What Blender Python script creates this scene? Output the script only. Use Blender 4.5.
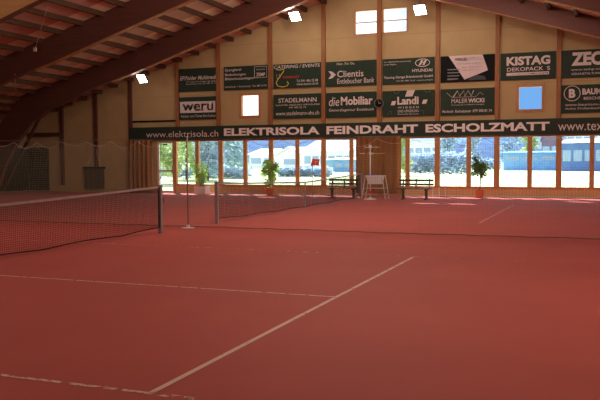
import bpy, bmesh, math, random
from mathutils import Vector, Matrix

for o in list(bpy.data.objects):
    bpy.data.objects.remove(o, do_unlink=True)
scene = bpy.context.scene
COL = scene.collection
R = math.radians

# ------------------------------------------------------------------ camera
FPX, PITCH, YAW, ROLL, CAMH = 774.72, -0.0525, 0.3746, -0.0045, 1.6625
cd = bpy.data.cameras.new('camera')
cd.sensor_width = 36.0
cd.lens = FPX * 36.0 / 600.0
cd.clip_end = 2000
cam = bpy.data.objects.new('camera', cd)
COL.objects.link(cam)
fw = Vector((-math.sin(YAW) * math.cos(PITCH), math.cos(YAW) * math.cos(PITCH), math.sin(PITCH)))
rt = Vector((math.cos(YAW), math.sin(YAW), 0))
up = rt.cross(fw)
r2 = rt * math.cos(ROLL) + up * math.sin(ROLL)
u2 = up * math.cos(ROLL) - rt * math.sin(ROLL)
M4 = Matrix(((r2.x, u2.x, -fw.x, 0), (r2.y, u2.y, -fw.y, 0), (r2.z, u2.z, -fw.z, CAMH), (0, 0, 0, 1)))
cam.matrix_world = M4
scene.camera = cam

# ------------------------------------------------------------------ world, sun, exposure
scene.view_settings.view_transform = 'Standard'
scene.view_settings.look = 'None'
scene.view_settings.gamma = 1.0
scene.view_settings.use_curve_mapping = False
scene.view_settings.exposure = 0.0
scene.cycles.max_bounces = 8
scene.cycles.diffuse_bounces = 4
scene.cycles.transparent_max_bounces = 24
scene.cycles.sample_clamp_indirect = 4.0
scene.cycles.use_denoising = True

w = bpy.data.worlds.new('sky')
scene.world = w
w.use_nodes = True
nt = w.node_tree
bg = nt.nodes['Background']
tc = nt.nodes.new('ShaderNodeTexCoord')
nz = nt.nodes.new('ShaderNodeTexNoise')
nz.inputs['Scale'].default_value = 3.5
nz.inputs['Detail'].default_value = 4
rp = nt.nodes.new('ShaderNodeValToRGB')
rp.color_ramp.elements[0].position = 0.40
rp.color_ramp.elements[0].color = (0.10, 0.23, 0.44, 1)
rp.color_ramp.elements[1].position = 0.52
rp.color_ramp.elements[1].color = (1.0, 1.0, 1.0, 1)
mpw = nt.nodes.new('ShaderNodeMapping')
mpw.inputs['Location'].default_value = (0.37, 0.0, 0.71)
nt.links.new(tc.outputs['Generated'], mpw.inputs['Vector'])
nt.links.new(mpw.outputs['Vector'], nz.inputs['Vector'])
nt.links.new(nz.outputs['Fac'], rp.inputs['Fac'])
nt.links.new(rp.outputs['Color'], bg.inputs['Color'])
bg.inputs['Strength'].default_value = 2.2


def add_light(name, kind, loc, energy, color=(1, 1, 1), aim=None, **kw):
    l = bpy.data.lights.new(name, kind)
    l.energy = energy
    l.color = color
    for k, v in kw.items():
        setattr(l, k, v)
    o = bpy.data.objects.new(name, l)
    COL.objects.link(o)
    o.location = loc
    if aim is not None:
        o.rotation_euler = (Vector(aim) - Vector(loc)).to_track_quat('-Z', 'Y').to_euler()
    return o


add_light('sun', 'SUN', (0, 60, 40), 16.0, (1.0, 0.95, 0.86), aim=(20, 32, 0), angle=R(0.6))
po = add_light('window_portal', 'AREA', (-6, 34.25, 1.5), 1.0, aim=(-6, 0, 1.5), shape='RECTANGLE', size=32, size_y=2.4)
po.data.cycles.is_portal = True
WARM = (1.0, 0.80, 0.66)
COOL = (1.0, 0.90, 0.80)
# unseen point lights: hall lamps inferred off view, others added to brighten the courts
UNSEEN_LIGHTS = [(-16.0, 11.5, 4.9, 355), (-8.0, 4.0, 6.0, 225), (0.5, 9.0, 5.2, 375), (6.0, 14.5, 3.9, 140), (-6.0, 19.4, 7.2, 1300), (-9.4, 25.35, 8.0, 270), (-3.0, 25.35, 7.2, 270)]
for i, (x, y, z, e) in enumerate(UNSEEN_LIGHTS):
    add_light('unseen_court_light', 'POINT', (x, y, z), e, WARM, shadow_soft_size=0.3)
FLOOD = [(-20.30, 31.4, 5.48), (-12.54, 31.4, 7.82), (-7.07, 31.4, 7.70)]
FLOOD_E = [30, 110, 85]

# ------------------------------------------------------------------ hall dimensions
WY = 34.0            # inner face of the window wall
XL, XR = -29.3, 10.6
YB = -6.0
RX, RZ = -9.45, 9.71


def roof(x):
    return RZ - (0.295 * (RX - x) if x < RX else 0.330 * (x - RX))


# ------------------------------------------------------------------ materials
def lin(c):
    return tuple(((v / 255.0) / 12.92 if v / 255.0 <= 0.04045 else ((v / 255.0 + 0.055) / 1.055) ** 2.4) for v in c)


def mat(name, col, rough=0.6, spec=0.3, var=0.0, scale=4.0, stretch=(1, 1, 1), metal=0.0, trans=0.0, bump=0.0):
    m = bpy.data.materials.new(name)
    m.use_nodes = True
    n = m.node_tree
    b = n.nodes['Principled BSDF']
    b.inputs['Roughness'].default_value = rough
    b.inputs['Specular IOR Level'].default_value = spec
    b.inputs['Metallic'].default_value = metal
    c = (col[0], col[1], col[2], 1)
    b.inputs['Base Color'].default_value = c
    if var > 0:
        t = n.nodes.new('ShaderNodeTexCoord')
        mp = n.nodes.new('ShaderNodeMapping')
        mp.inputs['Scale'].default_value = stretch
        q = n.nodes.new('ShaderNodeTexNoise')
        q.inputs['Scale'].default_value = scale
        q.inputs['Detail'].default_value = 5
        r = n.nodes.new('ShaderNodeValToRGB')
        r.color_ramp.elements[0].position = 0.3
        r.color_ramp.elements[1].position = 0.7
        r.color_ramp.elements[0].color = tuple(max(0, v * (1 - var)) for v in col) + (1,)
        r.color_ramp.elements[1].color = tuple(min(1, v * (1 + var)) for v in col) + (1,)
        n.links.new(t.outputs['Object'], mp.inputs['Vector'])
        n.links.new(mp.outputs['Vector'], q.inputs['Vector'])
        n.links.new(q.outputs['Fac'], r.inputs['Fac'])
        n.links.new(r.outputs['Color'], b.inputs['Base Color'])
        if bump:
            bp = n.nodes.new('ShaderNodeBump')
            bp.inputs['Strength'].default_value = bump
            n.links.new(q.outputs['Fac'], bp.inputs['Height'])
            n.links.new(bp.outputs['Normal'], b.inputs['Normal'])
    if trans > 0:
        out = n.nodes['Material Output']
        tr = n.nodes.new('ShaderNodeBsdfTranslucent')
        tr.inputs['Color'].default_value = c
        mx = n.nodes.new('ShaderNodeMixShader')
        mx.inputs['Fac'].default_value = trans
        n.links.new(b.outputs['BSDF'], mx.inputs[1])
        n.links.new(tr.outputs['BSDF'], mx.inputs[2])
        n.links.new(mx.outputs['Shader'], out.inputs['Surface'])
    return m


def glow(name, col, strength):
    m = bpy.data.materials.new(name)
    m.use_nodes = True
    b = m.node_tree.nodes['Principled BSDF']
    b.inputs['Base Color'].default_value = (0.8, 0.8, 0.8, 1)
    b.inputs['Emission Color'].default_value = (*col, 1)
    b.inputs['Emission Strength'].default_value = strength
    return m


def glass_mat():
    m = bpy.data.materials.new('window_glass')
    m.use_nodes = True
    n = m.node_tree
    n.nodes.remove(n.nodes['Principled BSDF'])
    a = n.nodes.new('ShaderNodeBsdfTransparent')
    a.inputs['Color'].default_value = (0.93, 0.97, 1.0, 1)
    g = n.nodes.new('ShaderNodeBsdfGlossy')
    g.inputs['Roughness'].default_value = 0.02
    mx = n.nodes.new('ShaderNodeMixShader')
    mx.inputs['Fac'].default_value = 0.05
    n.links.new(a.outputs[0], mx.inputs[1])
    n.links.new(g.outputs[0], mx.inputs[2])
    n.links.new(mx.outputs[0], n.nodes['Material Output'].inputs['Surface'])
    return m


def line_mat():
    """worn white court tape: the paint is broken where the granules have rubbed it off"""
    m = bpy.data.materials.new('worn_line_paint')
    m.use_nodes = True
    n = m.node_tree
    b = n.nodes['Principled BSDF']
    b.inputs['Base Color'].default_value = (0.64, 0.45, 0.37, 1)
    b.inputs['Roughness'].default_value = 0.7
    t = n.nodes.new('ShaderNodeTexCoord')
    q = n.nodes.new('ShaderNodeTexNoise')
    q.inputs['Scale'].default_value = 9
    q.inputs['Detail'].default_value = 6
    q.inputs['Roughness'].default_value = 0.75
    at = n.nodes.new('ShaderNodeAttribute')
    at.attribute_name = 'wear'
    gt = n.nodes.new('ShaderNodeMath')
    gt.operation = 'GREATER_THAN'
    n.links.new(t.outputs['Object'], q.inputs['Vector'])
    n.links.new(q.outputs['Fac'], gt.inputs[0])
    n.links.new(at.outputs['Fac'], gt.inputs[1])
    tr = n.nodes.new('ShaderNodeBsdfTransparent')
    mx = n.nodes.new('ShaderNodeMixShader')
    n.links.new(gt.outputs[0], mx.inputs['Fac'])
    n.links.new(tr.outputs[0], mx.inputs[1])
    n.links.new(b.outputs[0], mx.inputs[2])
    n.links.new(mx.outputs[0], n.nodes['Material Output'].inputs['Surface'])
    return m


def floor_mat():
    m = bpy.data.materials.new('red_granule_carpet')
    m.use_nodes = True
    n = m.node_tree
    b = n.nodes['Principled BSDF']
    b.inputs['Roughness'].default_value = 0.75
    b.inputs['Specular IOR Level'].default_value = 0.12
    b.inputs['Sheen Weight'].default_value = 0.10
    b.inputs['Sheen Roughness'].default_value = 0.35
    b.inputs['Sheen Tint'].default_value = (1.0, 0.75, 0.75, 1)
    t = n.nodes.new('ShaderNodeTexCoord')
    q = n.nodes.new('ShaderNodeTexNoise')
    q.inputs['Scale'].default_value = 0.35
    q.inputs['Detail'].default_value = 8
    q.inputs['Roughness'].default_value = 0.6
    r = n.nodes.new('ShaderNodeValToRGB')
    r.color_ramp.elements[0].position = 0.3
    r.color_ramp.elements[1].position = 0.75
    r.color_ramp.elements[0].color = (0.36, 0.066, 0.053, 1)
    r.color_ramp.elements[1].color = (0.43, 0.085, 0.067, 1)
    n.links.new(t.outputs['Object'], q.inputs['Vector'])
    n.links.new(q.outputs['Fac'], r.inputs['Fac'])
    n.links.new(r.outputs['Color'], b.inputs['Base Color'])
    q2 = n.nodes.new('ShaderNodeTexNoise')
    q2.inputs['Scale'].default_value = 180
    bp = n.nodes.new('ShaderNodeBump')
    bp.inputs['Strength'].default_value = 0.12
    n.links.new(t.outputs['Object'], q2.inputs['Vector'])
    n.links.new(q2.outputs['Fac'], bp.inputs['Height'])
    n.links.new(bp.outputs['Normal'], b.inputs['Normal'])
    return m


def banded(name, base, alt, axis, period, offset, width, rough=0.7, var=0.06):
    """base colour with a narrow band of another colour every PERIOD along one axis (panel joints, board strips)"""
    m = mat(name, base, rough, 0.2)
    n = m.node_tree
    b = n.nodes['Principled BSDF']
    t = n.nodes.new('ShaderNodeTexCoord')
    s = n.nodes.new('ShaderNodeSeparateXYZ')
    n.links.new(t.outputs['Object'], s.inputs[0])
    a = n.nodes.new('ShaderNodeMath')
    a.operation = 'SUBTRACT'
    a.inputs[1].default_value = offset - width / 2
    n.links.new(s.outputs[axis], a.inputs[0])
    f = n.nodes.new('ShaderNodeMath')
    f.operation = 'FLOORED_MODULO'
    f.inputs[1].default_value = period
    n.links.new(a.outputs[0], f.inputs[0])
    l = n.nodes.new('ShaderNodeMath')
    l.operation = 'LESS_THAN'
    l.inputs[1].default_value = width
    n.links.new(f.outputs[0], l.inputs[0])
    q = n.nodes.new('ShaderNodeTexNoise')
    q.inputs['Scale'].default_value = 1.3
    q.inputs['Detail'].default_value = 4
    n.links.new(t.outputs['Object'], q.inputs['Vector'])
    r = n.nodes.new('ShaderNodeValToRGB')
    r.color_ramp.elements[0].position = 0.3
    r.color_ramp.elements[1].position = 0.7
    r.color_ramp.elements[0].color = tuple(v * (1 - var) for v in base) + (1,)
    r.color_ramp.elements[1].color = tuple(v * (1 + var) for v in base) + (1,)
    n.links.new(q.outputs['Fac'], r.inputs['Fac'])
    mx = n.nodes.new('ShaderNodeMix')
    mx.data_type = 'RGBA'
    n.links.new(l.outputs[0], mx.inputs['Factor'])
    n.links.new(r.outputs['Color'], mx.inputs[6])
    mx.inputs[7].default_value = (*alt, 1)
    n.links.new(mx.outputs[2], b.inputs['Base Color'])
    return m


MT = dict(
    floor=floor_mat(),
    line=line_mat(),
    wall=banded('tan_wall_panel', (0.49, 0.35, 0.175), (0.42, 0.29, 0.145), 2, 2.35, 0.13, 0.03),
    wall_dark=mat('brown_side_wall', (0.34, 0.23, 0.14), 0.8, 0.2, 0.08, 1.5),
    dado=banded('sill_boarding', (0.70, 0.46, 0.23), (0.45, 0.26, 0.12), 0, 0.14, 0.0, 0.012),
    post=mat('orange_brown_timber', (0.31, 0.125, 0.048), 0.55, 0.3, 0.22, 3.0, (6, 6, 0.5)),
    frame=mat('window_timber', (0.50, 0.24, 0.095), 0.5, 0.3, 0.2, 3.0, (6, 6, 0.5)),
    beamlit=mat('lit_glulam', (0.62, 0.38, 0.17), 0.6, 0.25, 0.12, 2.0, (0.4, 1, 5)),  # same glulam as beam, lamp light put into a paler colour
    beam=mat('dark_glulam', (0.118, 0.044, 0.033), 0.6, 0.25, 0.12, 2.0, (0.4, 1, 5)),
    joist=mat('joist_timber', (0.085, 0.042, 0.024), 0.6, 0.25, 0.2, 3.0, (6, 0.4, 6)),
    ceil=banded('roof_panel', (0.54, 0.32, 0.26), (0.80, 0.68, 0.50), 1, 5.10, 29.65, 1.15),
    strip=mat('lit_roof_strip', (0.85, 0.80, 0.70), 0.7, 0.2),
    green=mat('dark_green_board', (0.027, 0.046, 0.032), 0.6, 0.15, 0.1, 3),
    banner=mat('banner_green', (0.031, 0.045, 0.034), 0.6, 0.15, 0.1, 2),
    banner_white=mat('banner_lettering', (0.86, 0.78, 0.77), 0.6, 0.2),
    white=mat('pale_lettering', (0.72, 0.62, 0.60), 0.6, 0.2),
    black=mat('black_print', (0.005, 0.005, 0.006), 0.6, 0.12),
    yellow=mat('yellow_print', (0.75, 0.58, 0.06), 0.6, 0.2),
    redprint=mat('red_print', (0.55, 0.05, 0.025), 0.6, 0.2),
    paleprint=mat('pale_pink_print', (0.70, 0.55, 0.56), 0.5, 0.3),
    hubprint=mat('dark_grey_print', (0.045, 0.05, 0.06), 0.5, 0.3),
    greyprint=mat('grey_print', (0.20, 0.20, 0.21), 0.5, 0.3),
    glass=glass_mat(),
    curtain=mat('brown_curtain', (0.33, 0.145, 0.056), 0.8, 0.15, 0.15, 4, (3, 3, 0.4), trans=0.05),
    greencloth=mat('dark_green_screen', (0.011, 0.019, 0.013), 0.8, 0.2, 0.15, 3),
    doorwhite=mat('white_door_frame', (0.68, 0.66, 0.66), 0.45, 0.4),
    netdark=mat('black_net_cord', (0.020, 0.014, 0.014), 0.8, 0.1),
    netgrey=mat('pale_olive_net_cord', (0.26, 0.27, 0.21), 0.7, 0.2),
    rope=mat('olive_rope', (0.22, 0.16, 0.09), 0.8, 0.1),
    palerope=mat('pale_rope', (0.55, 0.50, 0.44), 0.8, 0.1),
    tape=mat('net_headband', (0.36, 0.275, 0.26), 0.7, 0.2, 0.1, 6),
    postgrey=mat('grey_net_post', (0.31, 0.275, 0.29), 0.5, 0.3),
    steel=mat('steel', (0.42, 0.43, 0.44), 0.35, 0.5, metal=0.7),
    dsteel=mat('dull_steel', (0.17, 0.17, 0.16), 0.4, 0.5, metal=0.4),
    whitemetal=mat('white_metal', (0.75, 0.73, 0.72), 0.45, 0.4),
    bench=mat('bench_dark_green', (0.020, 0.035, 0.030), 0.35, 0.5),
    lamp=glow('lamp_lens', (0.95, 0.97, 1.0), 26),
    lamphouse=mat('lamp_housing', (0.10, 0.09, 0.085), 0.4, 0.5, metal=0.4),
    terracotta=mat('terracotta', (0.60, 0.14, 0.055), 0.7, 0.2, 0.1, 6),
    whitepot=mat('white_pot', (0.72, 0.66, 0.68), 0.5, 0.4),
    soil=mat('soil', (0.05, 0.03, 0.02), 0.9, 0.1),
    bark=mat('bark', (0.10, 0.065, 0.04), 0.8, 0.1, 0.2, 8),
    leaf=mat('leaf_green', (0.38, 0.66, 0.14), 0.5, 0.3, 0.35, 3, trans=0.65),
    leafdark=mat('leaf_deep_green', (0.11, 0.27, 0.05), 0.5, 0.3, 0.3, 3, trans=0.45),
    lawn=mat('lawn_grass', (0.50, 0.58, 0.34), 0.9, 0.1, 0.12, 0.3),
    hill=mat('forest_hill', (0.055, 0.105, 0.21), 0.95, 0.05, 0.4, 0.08),  # distance haze put into the bluish colour
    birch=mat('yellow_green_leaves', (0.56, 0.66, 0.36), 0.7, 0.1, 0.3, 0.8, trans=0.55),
    spruce=mat('hazy_needles', (0.40, 0.55, 0.62), 0.8, 0.1, 0.3, 0.8, trans=0.4),  # outdoor glare and haze put into the pale needle colour
    hazybush=mat('hazy_bush_leaves', (0.50, 0.63, 0.80), 0.8, 0.1, 0.35, 0.8, trans=0.45),  # outdoor haze put into the pale bluish leaf colour
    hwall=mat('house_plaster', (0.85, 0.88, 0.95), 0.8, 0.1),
    hroof=mat('pale_roof', (0.66, 0.68, 0.74), 0.7, 0.1),
    hroofblue=mat('slate_blue_roof', (0.13, 0.20, 0.42), 0.7, 0.2),
    hpurple=mat('purple_brown_timber', (0.19, 0.14, 0.24), 0.7, 0.2),
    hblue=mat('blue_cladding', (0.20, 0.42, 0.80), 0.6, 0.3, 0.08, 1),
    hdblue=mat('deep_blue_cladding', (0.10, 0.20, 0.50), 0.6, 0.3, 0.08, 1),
    hglass=mat('house_window', (0.30, 0.42, 0.64), 0.2, 0.5),
    red=mat('red_plate', (0.90, 0.06, 0.05), 0.5, 0.3),
    bluecap=mat('blue_plastic', (0.08, 0.12, 0.45), 0.5, 0.3),
    mesh_mat=mat('drag_mat', (0.085, 0.075, 0.055), 0.9, 0.1, 0.3, 20),
)


# ------------------------------------------------------------------ mesh helpers
class MB:
    def __init__(self):
        self.v, self.f = [], []

    def add(self, vs, fs):
        n = len(self.v)
        self.v += [tuple(p) for p in vs]
        self.f += [tuple(i + n for i in f) for f in fs]
        return self

    def box(self, x0, x1, y0, y1, z0, z1):
        vs = [(x, y, z) for z in (z0, z1) for y in (y0, y1) for x in (x0, x1)]
        return self.add(vs, [(0, 2, 3, 1), (4, 5, 7, 6), (0, 1, 5, 4), (2, 6, 7, 3), (0, 4, 6, 2), (1, 3, 7, 5)])

    def bar(self, p, q, a, b=None, upv=(0, 0, 1)):
        """square bar from p to q with cross-section a x b"""
        b = a if b is None else b
        p, q = Vector(p), Vector(q)
        d = (q - p).normalized()
        u = Vector(upv)
        if abs(d.dot(u)) > 0.98:
            u = Vector((0, 1, 0))
        s = d.cross(u).normalized()
        t = s.cross(d)
        vs = [c + s * (i * a / 2) + t * (j * b / 2) for c in (p, q) for i, j in ((-1, -1), (1, -1), (1, 1), (-1, 1))]
        return self.add(vs, [(0, 1, 2, 3), (7, 6, 5, 4), (0, 4, 5, 1), (1, 5, 6, 2), (2, 6, 7, 3), (3, 7, 4, 0)])

    def tube(self, pts, r, n=8, closed=True):
        pts = [Vector(p) for p in pts]
        rr = r if isinstance(r, (list, tuple)) else [r] * len(pts)
        rings = []
        for i, p in enumerate(pts):
            d = (pts[min(i + 1, len(pts) - 1)] - pts[max(i - 1, 0)]).normalized()
            u = Vector((0, 0, 1)) if abs(d.z) < 0.9 else Vector((0, 1, 0))
            s = d.cross(u).normalized()
            t = s.cross(d)
            rings.append([p + (s * math.cos(2 * math.pi * k / n) + t * math.sin(2 * math.pi * k / n)) * rr[i] for k in range(n)])
        vs = [v for rg in rings for v in rg]
        fs = []
        for i in range(len(pts) - 1):
            for k in range(n):
                a, b = i * n + k, i * n + (k + 1) % n
                fs.append((a, b, b + n, a + n))
        if closed:
            fs.append(tuple(range(n))[::-1])
            fs.append(tuple((len(pts) - 1) * n + k for k in range(n)))
        return self.add(vs, fs)

    def lathe(self, prof, n=20, c=(0, 0, 0)):
        vs, fs = [], []
        for r, z in prof:
            for k in range(n):
                a = 2 * math.pi * k / n
                vs.append((c[0] + r * math.cos(a), c[1] + r * math.sin(a), c[2] + z))
        for i in range(len(prof) - 1):
            for k in range(n):
                a, b = i * n + k, i * n + (k + 1) % n
                fs.append((a, b, b + n, a + n))
        fs.append(tuple(range(n))[::-1])
        fs.append(tuple((len(prof) - 1) * n + k for k in range(n)))
        return self.add(vs, fs)

    def prism(self, poly, y0, y1):
        """polygon in x,z extruded along y"""
        n = len(poly)
        vs = [(x, y0, z) for x, z in poly] + [(x, y1, z) for x, z in poly]
        fs = [tuple(range(n)), tuple(range(2 * n - 1, n - 1, -1))]
        fs += [(i, i + n, (i + 1) % n + n, (i + 1) % n) for i in range(n)]
        return self.add(vs, fs)

    def leaf(self, p, d, size, wid, droop=0.25):
        p = Vector(p)
        d = Vector(d).normalized()
        s = d.cross(Vector((0, 0, 1)))
        s = s.normalized() if s.length > 1e-3 else Vector((1, 0, 0))
        dn = Vector((0, 0, -1))
        a, b, c = p, p + d * size * 0.5, p + d * size + dn * size * droop
        vs = [a, b + s * wid + dn * 0.01, b + Vector((0, 0, 0.012)), b - s * wid + dn * 0.01, c]
        return self.add(vs, [(0, 1, 2), (0, 2, 3), (2, 1, 4), (3, 2, 4)])

    def build(self, name, material, parent=None, smooth=False, loc=None):
        me = bpy.data.meshes.new(name)
        me.from_pydata(self.v, [], self.f)
        me.materials.append(MT[material] if isinstance(material, str) else material)
        bm = bmesh.new()
        bm.from_mesh(me)
        bmesh.ops.recalc_face_normals(bm, faces=bm.faces)
        bm.to_mesh(me)
        bm.free()
        if smooth:
            for p in me.polygons:
                p.use_smooth = True
        o = bpy.data.objects.new(name, me)
        COL.objects.link(o)
        if parent is not None:
            o.parent = parent
        if loc is not None:
            o.location = loc
        return o


def bevel(o, wdt, seg=2):
    md = o.modifiers.new('bevel', 'BEVEL')
    md.width = wdt
    md.segments = seg
    md.limit_method = 'ANGLE'
    return o


def tag(o, label=None, cat=None, group=None, kind=None):
    if label:
        o['label'] = label
    if cat:
        o['category'] = cat
    if group:
        o['group'] = group
    if kind:
        o['kind'] = kind
    return o


def thing(name, loc, label, cat, group=None, rz=0.0):
    o = bpy.data.objects.new(name, None)
    o.empty_display_size = 0.1
    COL.objects.link(o)
    o.location = loc
    o.rotation_euler = (0, 0, rz)
    return tag(o, label, cat, group)


def copy_thing(src, loc, label, rz=None):
    c = src.copy()
    COL.objects.link(c)
    c.location = loc
    c['label'] = label
    if rz is not None:
        c.rotation_euler = (0, 0, rz)
    for ch in src.children:
        d = ch.copy()
        COL.objects.link(d)
        d.parent = c
        for g in ch.children:
            e = g.copy()
            COL.objects.link(e)
            e.parent = d
    return c


def struct(o, label=None, cat=None):
    o['kind'] = 'structure'
    return tag(o, label, cat)


_tc = {}


def text_geo(s, heavy=0.0, shear=0.0, space=1.0):
    key = (s, heavy, shear, space)
    if key in _tc:
        return _tc[key]
    cu = bpy.data.curves.new('lettering_curve', 'FONT')
    cu.body = s
    cu.size = 1.0
    cu.offset = heavy
    cu.shear = shear
    cu.space_character = space
    cu.resolution_u = 3
    cu.extrude = 0.0
    ob = bpy.data.objects.new('lettering_curve', cu)
    COL.objects.link(ob)
    dg = bpy.context.evaluated_depsgraph_get()
    dg.update()
    me = bpy.data.meshes.new_from_object(ob.evaluated_get(dg))
    vs = [v.co.copy() for v in me.vertices]
    fs = [tuple(p.vertices) for p in me.polygons]
    bpy.data.objects.remove(ob)
    bpy.data.curves.remove(cu)
    bpy.data.meshes.remove(me)
    x0, x1 = min(v.x for v in vs), max(v.x for v in vs)
    y0, y1 = min(v.y for v in vs), max(v.y for v in vs)
    geo = ([((v.x - x0) / (x1 - x0), (v.y - y0) / (y1 - y0)) for v in vs], fs)
    _tc[key] = geo
    return geo


def put_text(mb, s, x0, x1, z0, z1, y, heavy=0.0, shear=0.0, space=1.0, tilt=0.0):
    """lettering that fills x0..x1, z0..z1 on the plane y, read from -y"""
    vs, fs = text_geo(s, heavy, shear, space)
    n = len(vs)
    P = [(x0 + a * (x1 - x0), z0 + b * (z1 - z0) + tilt * a * (x1 - x0)) for a, b in vs]
    mb.add([(x, y, z) for x, z in P], fs)


def plate(mb, poly, y, t=0.006):
    mb.prism(poly, y - t, y)


# ================================================================== SETTING
b = MB().box(XL - 0.3, XR + 0.3, YB - 0.3, WY + 0.2, -0.2, 0.0)
struct(b.build('floor', 'floor'))

# court markings, thin tape lying on the carpet
NX, SX = -9.39, -2.99
Y0, Y1 = 4.67, 12.90


def marking(pts, width, wear):
    (xa, ya), (xb, yb) = pts
    L = math.hypot(xb - xa, yb - ya)
    n = max(1, int(L / 0.25))
    dx, dy = (xb - xa) / L, (yb - ya) / L
    me = bpy.data.meshes.new('court_line')
    vs, fs, ws = [], [], []
    for i in range(n + 1):
        t = i / n
        for s in (-1, 1):
            vs.append((xa + (xb - xa) * t - dy * s * width / 2, ya + (yb - ya) * t + dx * s * width / 2, 0.003))
            ws.append(wear[0] + (wear[1] - wear[0]) * t)
    for i in range(n):
        fs.append((2 * i, 2 * i + 1, 2 * i + 3, 2 * i + 2))
    me.from_pydata(vs, [], fs)
    at = me.attributes.new('wear', 'FLOAT', 'POINT')
    for i, x in enumerate(ws):
        at.data[i].value = x
    me.materials.append(MT['line'])
    o = bpy.data.objects.new('court_line', me)
    COL.objects.link(o)
    return struct(o)


marking([(SX, Y0), (SX, Y1)], 0.052, (0.36, 0.47))            # service line
marking([(NX - 2, (Y0 + Y1) / 2), (SX, (Y0 + Y1) / 2)], 0.042, (0.43, 0.46))   # centre service line
marking([(NX - 2, Y0), (SX, Y0)], 0.045, (0.42, 0.49))        # near singles sideline
marking([(SX, Y0), (SX + 1.2, Y0)], 0.06, (0.52, 0.62))
marking([(NX - 4, Y1), (SX, Y1)], 0.05, (0.50, 0.58))        # far singles sideline
marking([(SX, Y1), (4, Y1)], 0.05, (0.59, 0.60))
marking([(SX, 20.2), (SX, 28.5)], 0.05, (0.46, 0.50))        # service line of the far court
marking([(NX - 6, 20.2), (SX + 5, 20.2)], 0.05, (0.60, 0.60))

# --- window wall with its openings
MULL = [-21.16, -20.06, -18.80, -17.50, -16.17, -14.81, -13.46, -12.15, -10.80, -9.47, -8.18, -6.85, -5.48, -4.30, -2.94, -1.78, -0.49, 0.75, 1.95, 3.2, 4.4, 5.6]
SILL, HEAD = 0.42, 2.60
small = [(-16.42, -15.41, 3.72, 4.80), (-3.47, -2.43, 3.66, 4.71)]
high = [(-10.68, -9.57, 7.26, 8.39), (-9.37, -8.20, 7.26, 8.40)]
holes = [(MULL[0], MULL[1], 0.02, HEAD), (MULL[1], MULL[-1], SILL, HEAD)] + small + high
xs = sorted({XL, XR, RX} | {h[0] for h in holes} | {h[1] for h in holes})
zs = sorted({0.0, 10.4} | {h[2] for h in holes} | {h[3] for h in holes})
wb = MB()
for i in range(len(xs) - 1):
    for k in range(len(zs) - 1):
        cx, cz = (xs[i] + xs[i + 1]) / 2, (zs[k] + zs[k + 1]) / 2
        if not any(h[0] < cx < h[1] and h[2] < cz < h[3] for h in holes):
            wb.box(xs[i], xs[i + 1], WY, WY + 0.2, zs[k], zs[k + 1])
wall = wb.build('wall_back', 'wall')
bm = bmesh.new()
bm.from_mesh(wall.data)
bmesh.ops.remove_doubles(bm, verts=bm.verts, dist=1e-4)
for sgn, sl in ((-1, 0.295), (1, 0.330)):
    bmesh.ops.bisect_plane(bm, geom=bm.verts[:] + bm.edges[:] + bm.faces[:], plane_co=(RX, 0, RZ + 0.1),
                           plane_no=(sgn * sl, 0, 1), clear_outer=True)
bm.to_mesh(wall.data)
bm.free()
struct(wall)

b = MB().box(MULL[1], XR, WY - 0.035, WY, 0.0, SILL)
struct(b.build('trim_1', 'dado'))
b = MB().box(MULL[1], XR, WY - 0.05, WY - 0.035, 0.0, 0.06)
struct(b.build('baseboard_back', 'whitepot'))
b = MB().box(MULL[1], XR, WY - 0.10, WY + 0.02, SILL - 0.03, SILL + 0.02)
struct(b.build('trim_2', 'frame'))
b = MB().box(-22.66, -19.9, WY - 0.05, WY, 3.58, 3.66)
struct(b.build('trim_3', 'black'))

# side walls, rear wall
z_l, z_r = roof(XL) + 0.15, roof(XR) + 0.15
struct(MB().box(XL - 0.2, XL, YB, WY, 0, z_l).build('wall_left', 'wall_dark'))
struct(MB().box(XR, XR + 0.2, YB, WY, 0, z_r).build('wall_right', 'wall'))
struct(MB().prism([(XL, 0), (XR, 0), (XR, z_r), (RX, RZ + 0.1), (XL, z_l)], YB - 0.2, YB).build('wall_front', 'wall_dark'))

# roof panels
for nm, xa, xb in (('ceiling_left', XL - 0.3, RX), ('ceiling_right', RX, XR + 0.3)):
    za, zb = roof(xa), roof(xb)
    struct(MB().prism([(xa, za), (xb, zb), (xb, zb + 0.16), (xa, za + 0.16)], YB - 0.2, WY + 0.5).build(nm, 'ceil'))

for nm, xa, xb in (('lit_ceiling_strip', -24.0, RX - .05), ('lit_ceiling_strip', RX + .05, 5.0)):  # pale board added for the lamp-lit roof, brightness put into its colour
    za, zb = roof(xa), roof(xb)
    struct(MB().prism([(xa, za - .02), (xb, zb - .02), (xb, zb - .004), (xa, za - .004)], 32.25, 33.0).build(nm, 'strip'))

# purlins running along the hall: each its own member
jx = [-12.05 - 0.953 * k for k in range(-2, 18)] + [RX + 0.8 + 0.953 * k for k in range(0, 20)]
jm = None
for x in jx:
    z = roof(x)
    if jm is None:
        o = MB().box(-0.055, 0.055, YB, WY, -0.18, 0.02).build('ceiling_joist', 'joist')
        jm = o.data
    else:
        o = bpy.data.objects.new('ceiling_joist', jm)
        COL.objects.link(o)
    o.location = (x, 0, z)
    struct(o)

# glulam frames, haunched down to the floor at both sides
LOW = [(-9.45, 8.80), (-16.7, 6.60), (-20.0, 5.55), (-21.0, 5.28), (-22.1, 4.97), (-23.0, 4.62), (-23.6, 4.38), (-24.6, 4.03), (-25.5, 3.54), (-26.0, 3.08), (-26.64, 2.37), (-27.35, 1.35), (-27.9, 0.0)]
UPL = [(-28.9, 0.0), (-28.6, 1.4), (-28.1, 2.6), (-27.6, 3.4), (-27.06, 3.9), (-26.36, roof(-26.36) - 0.01), (RX, RZ - 0.01)]


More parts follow.
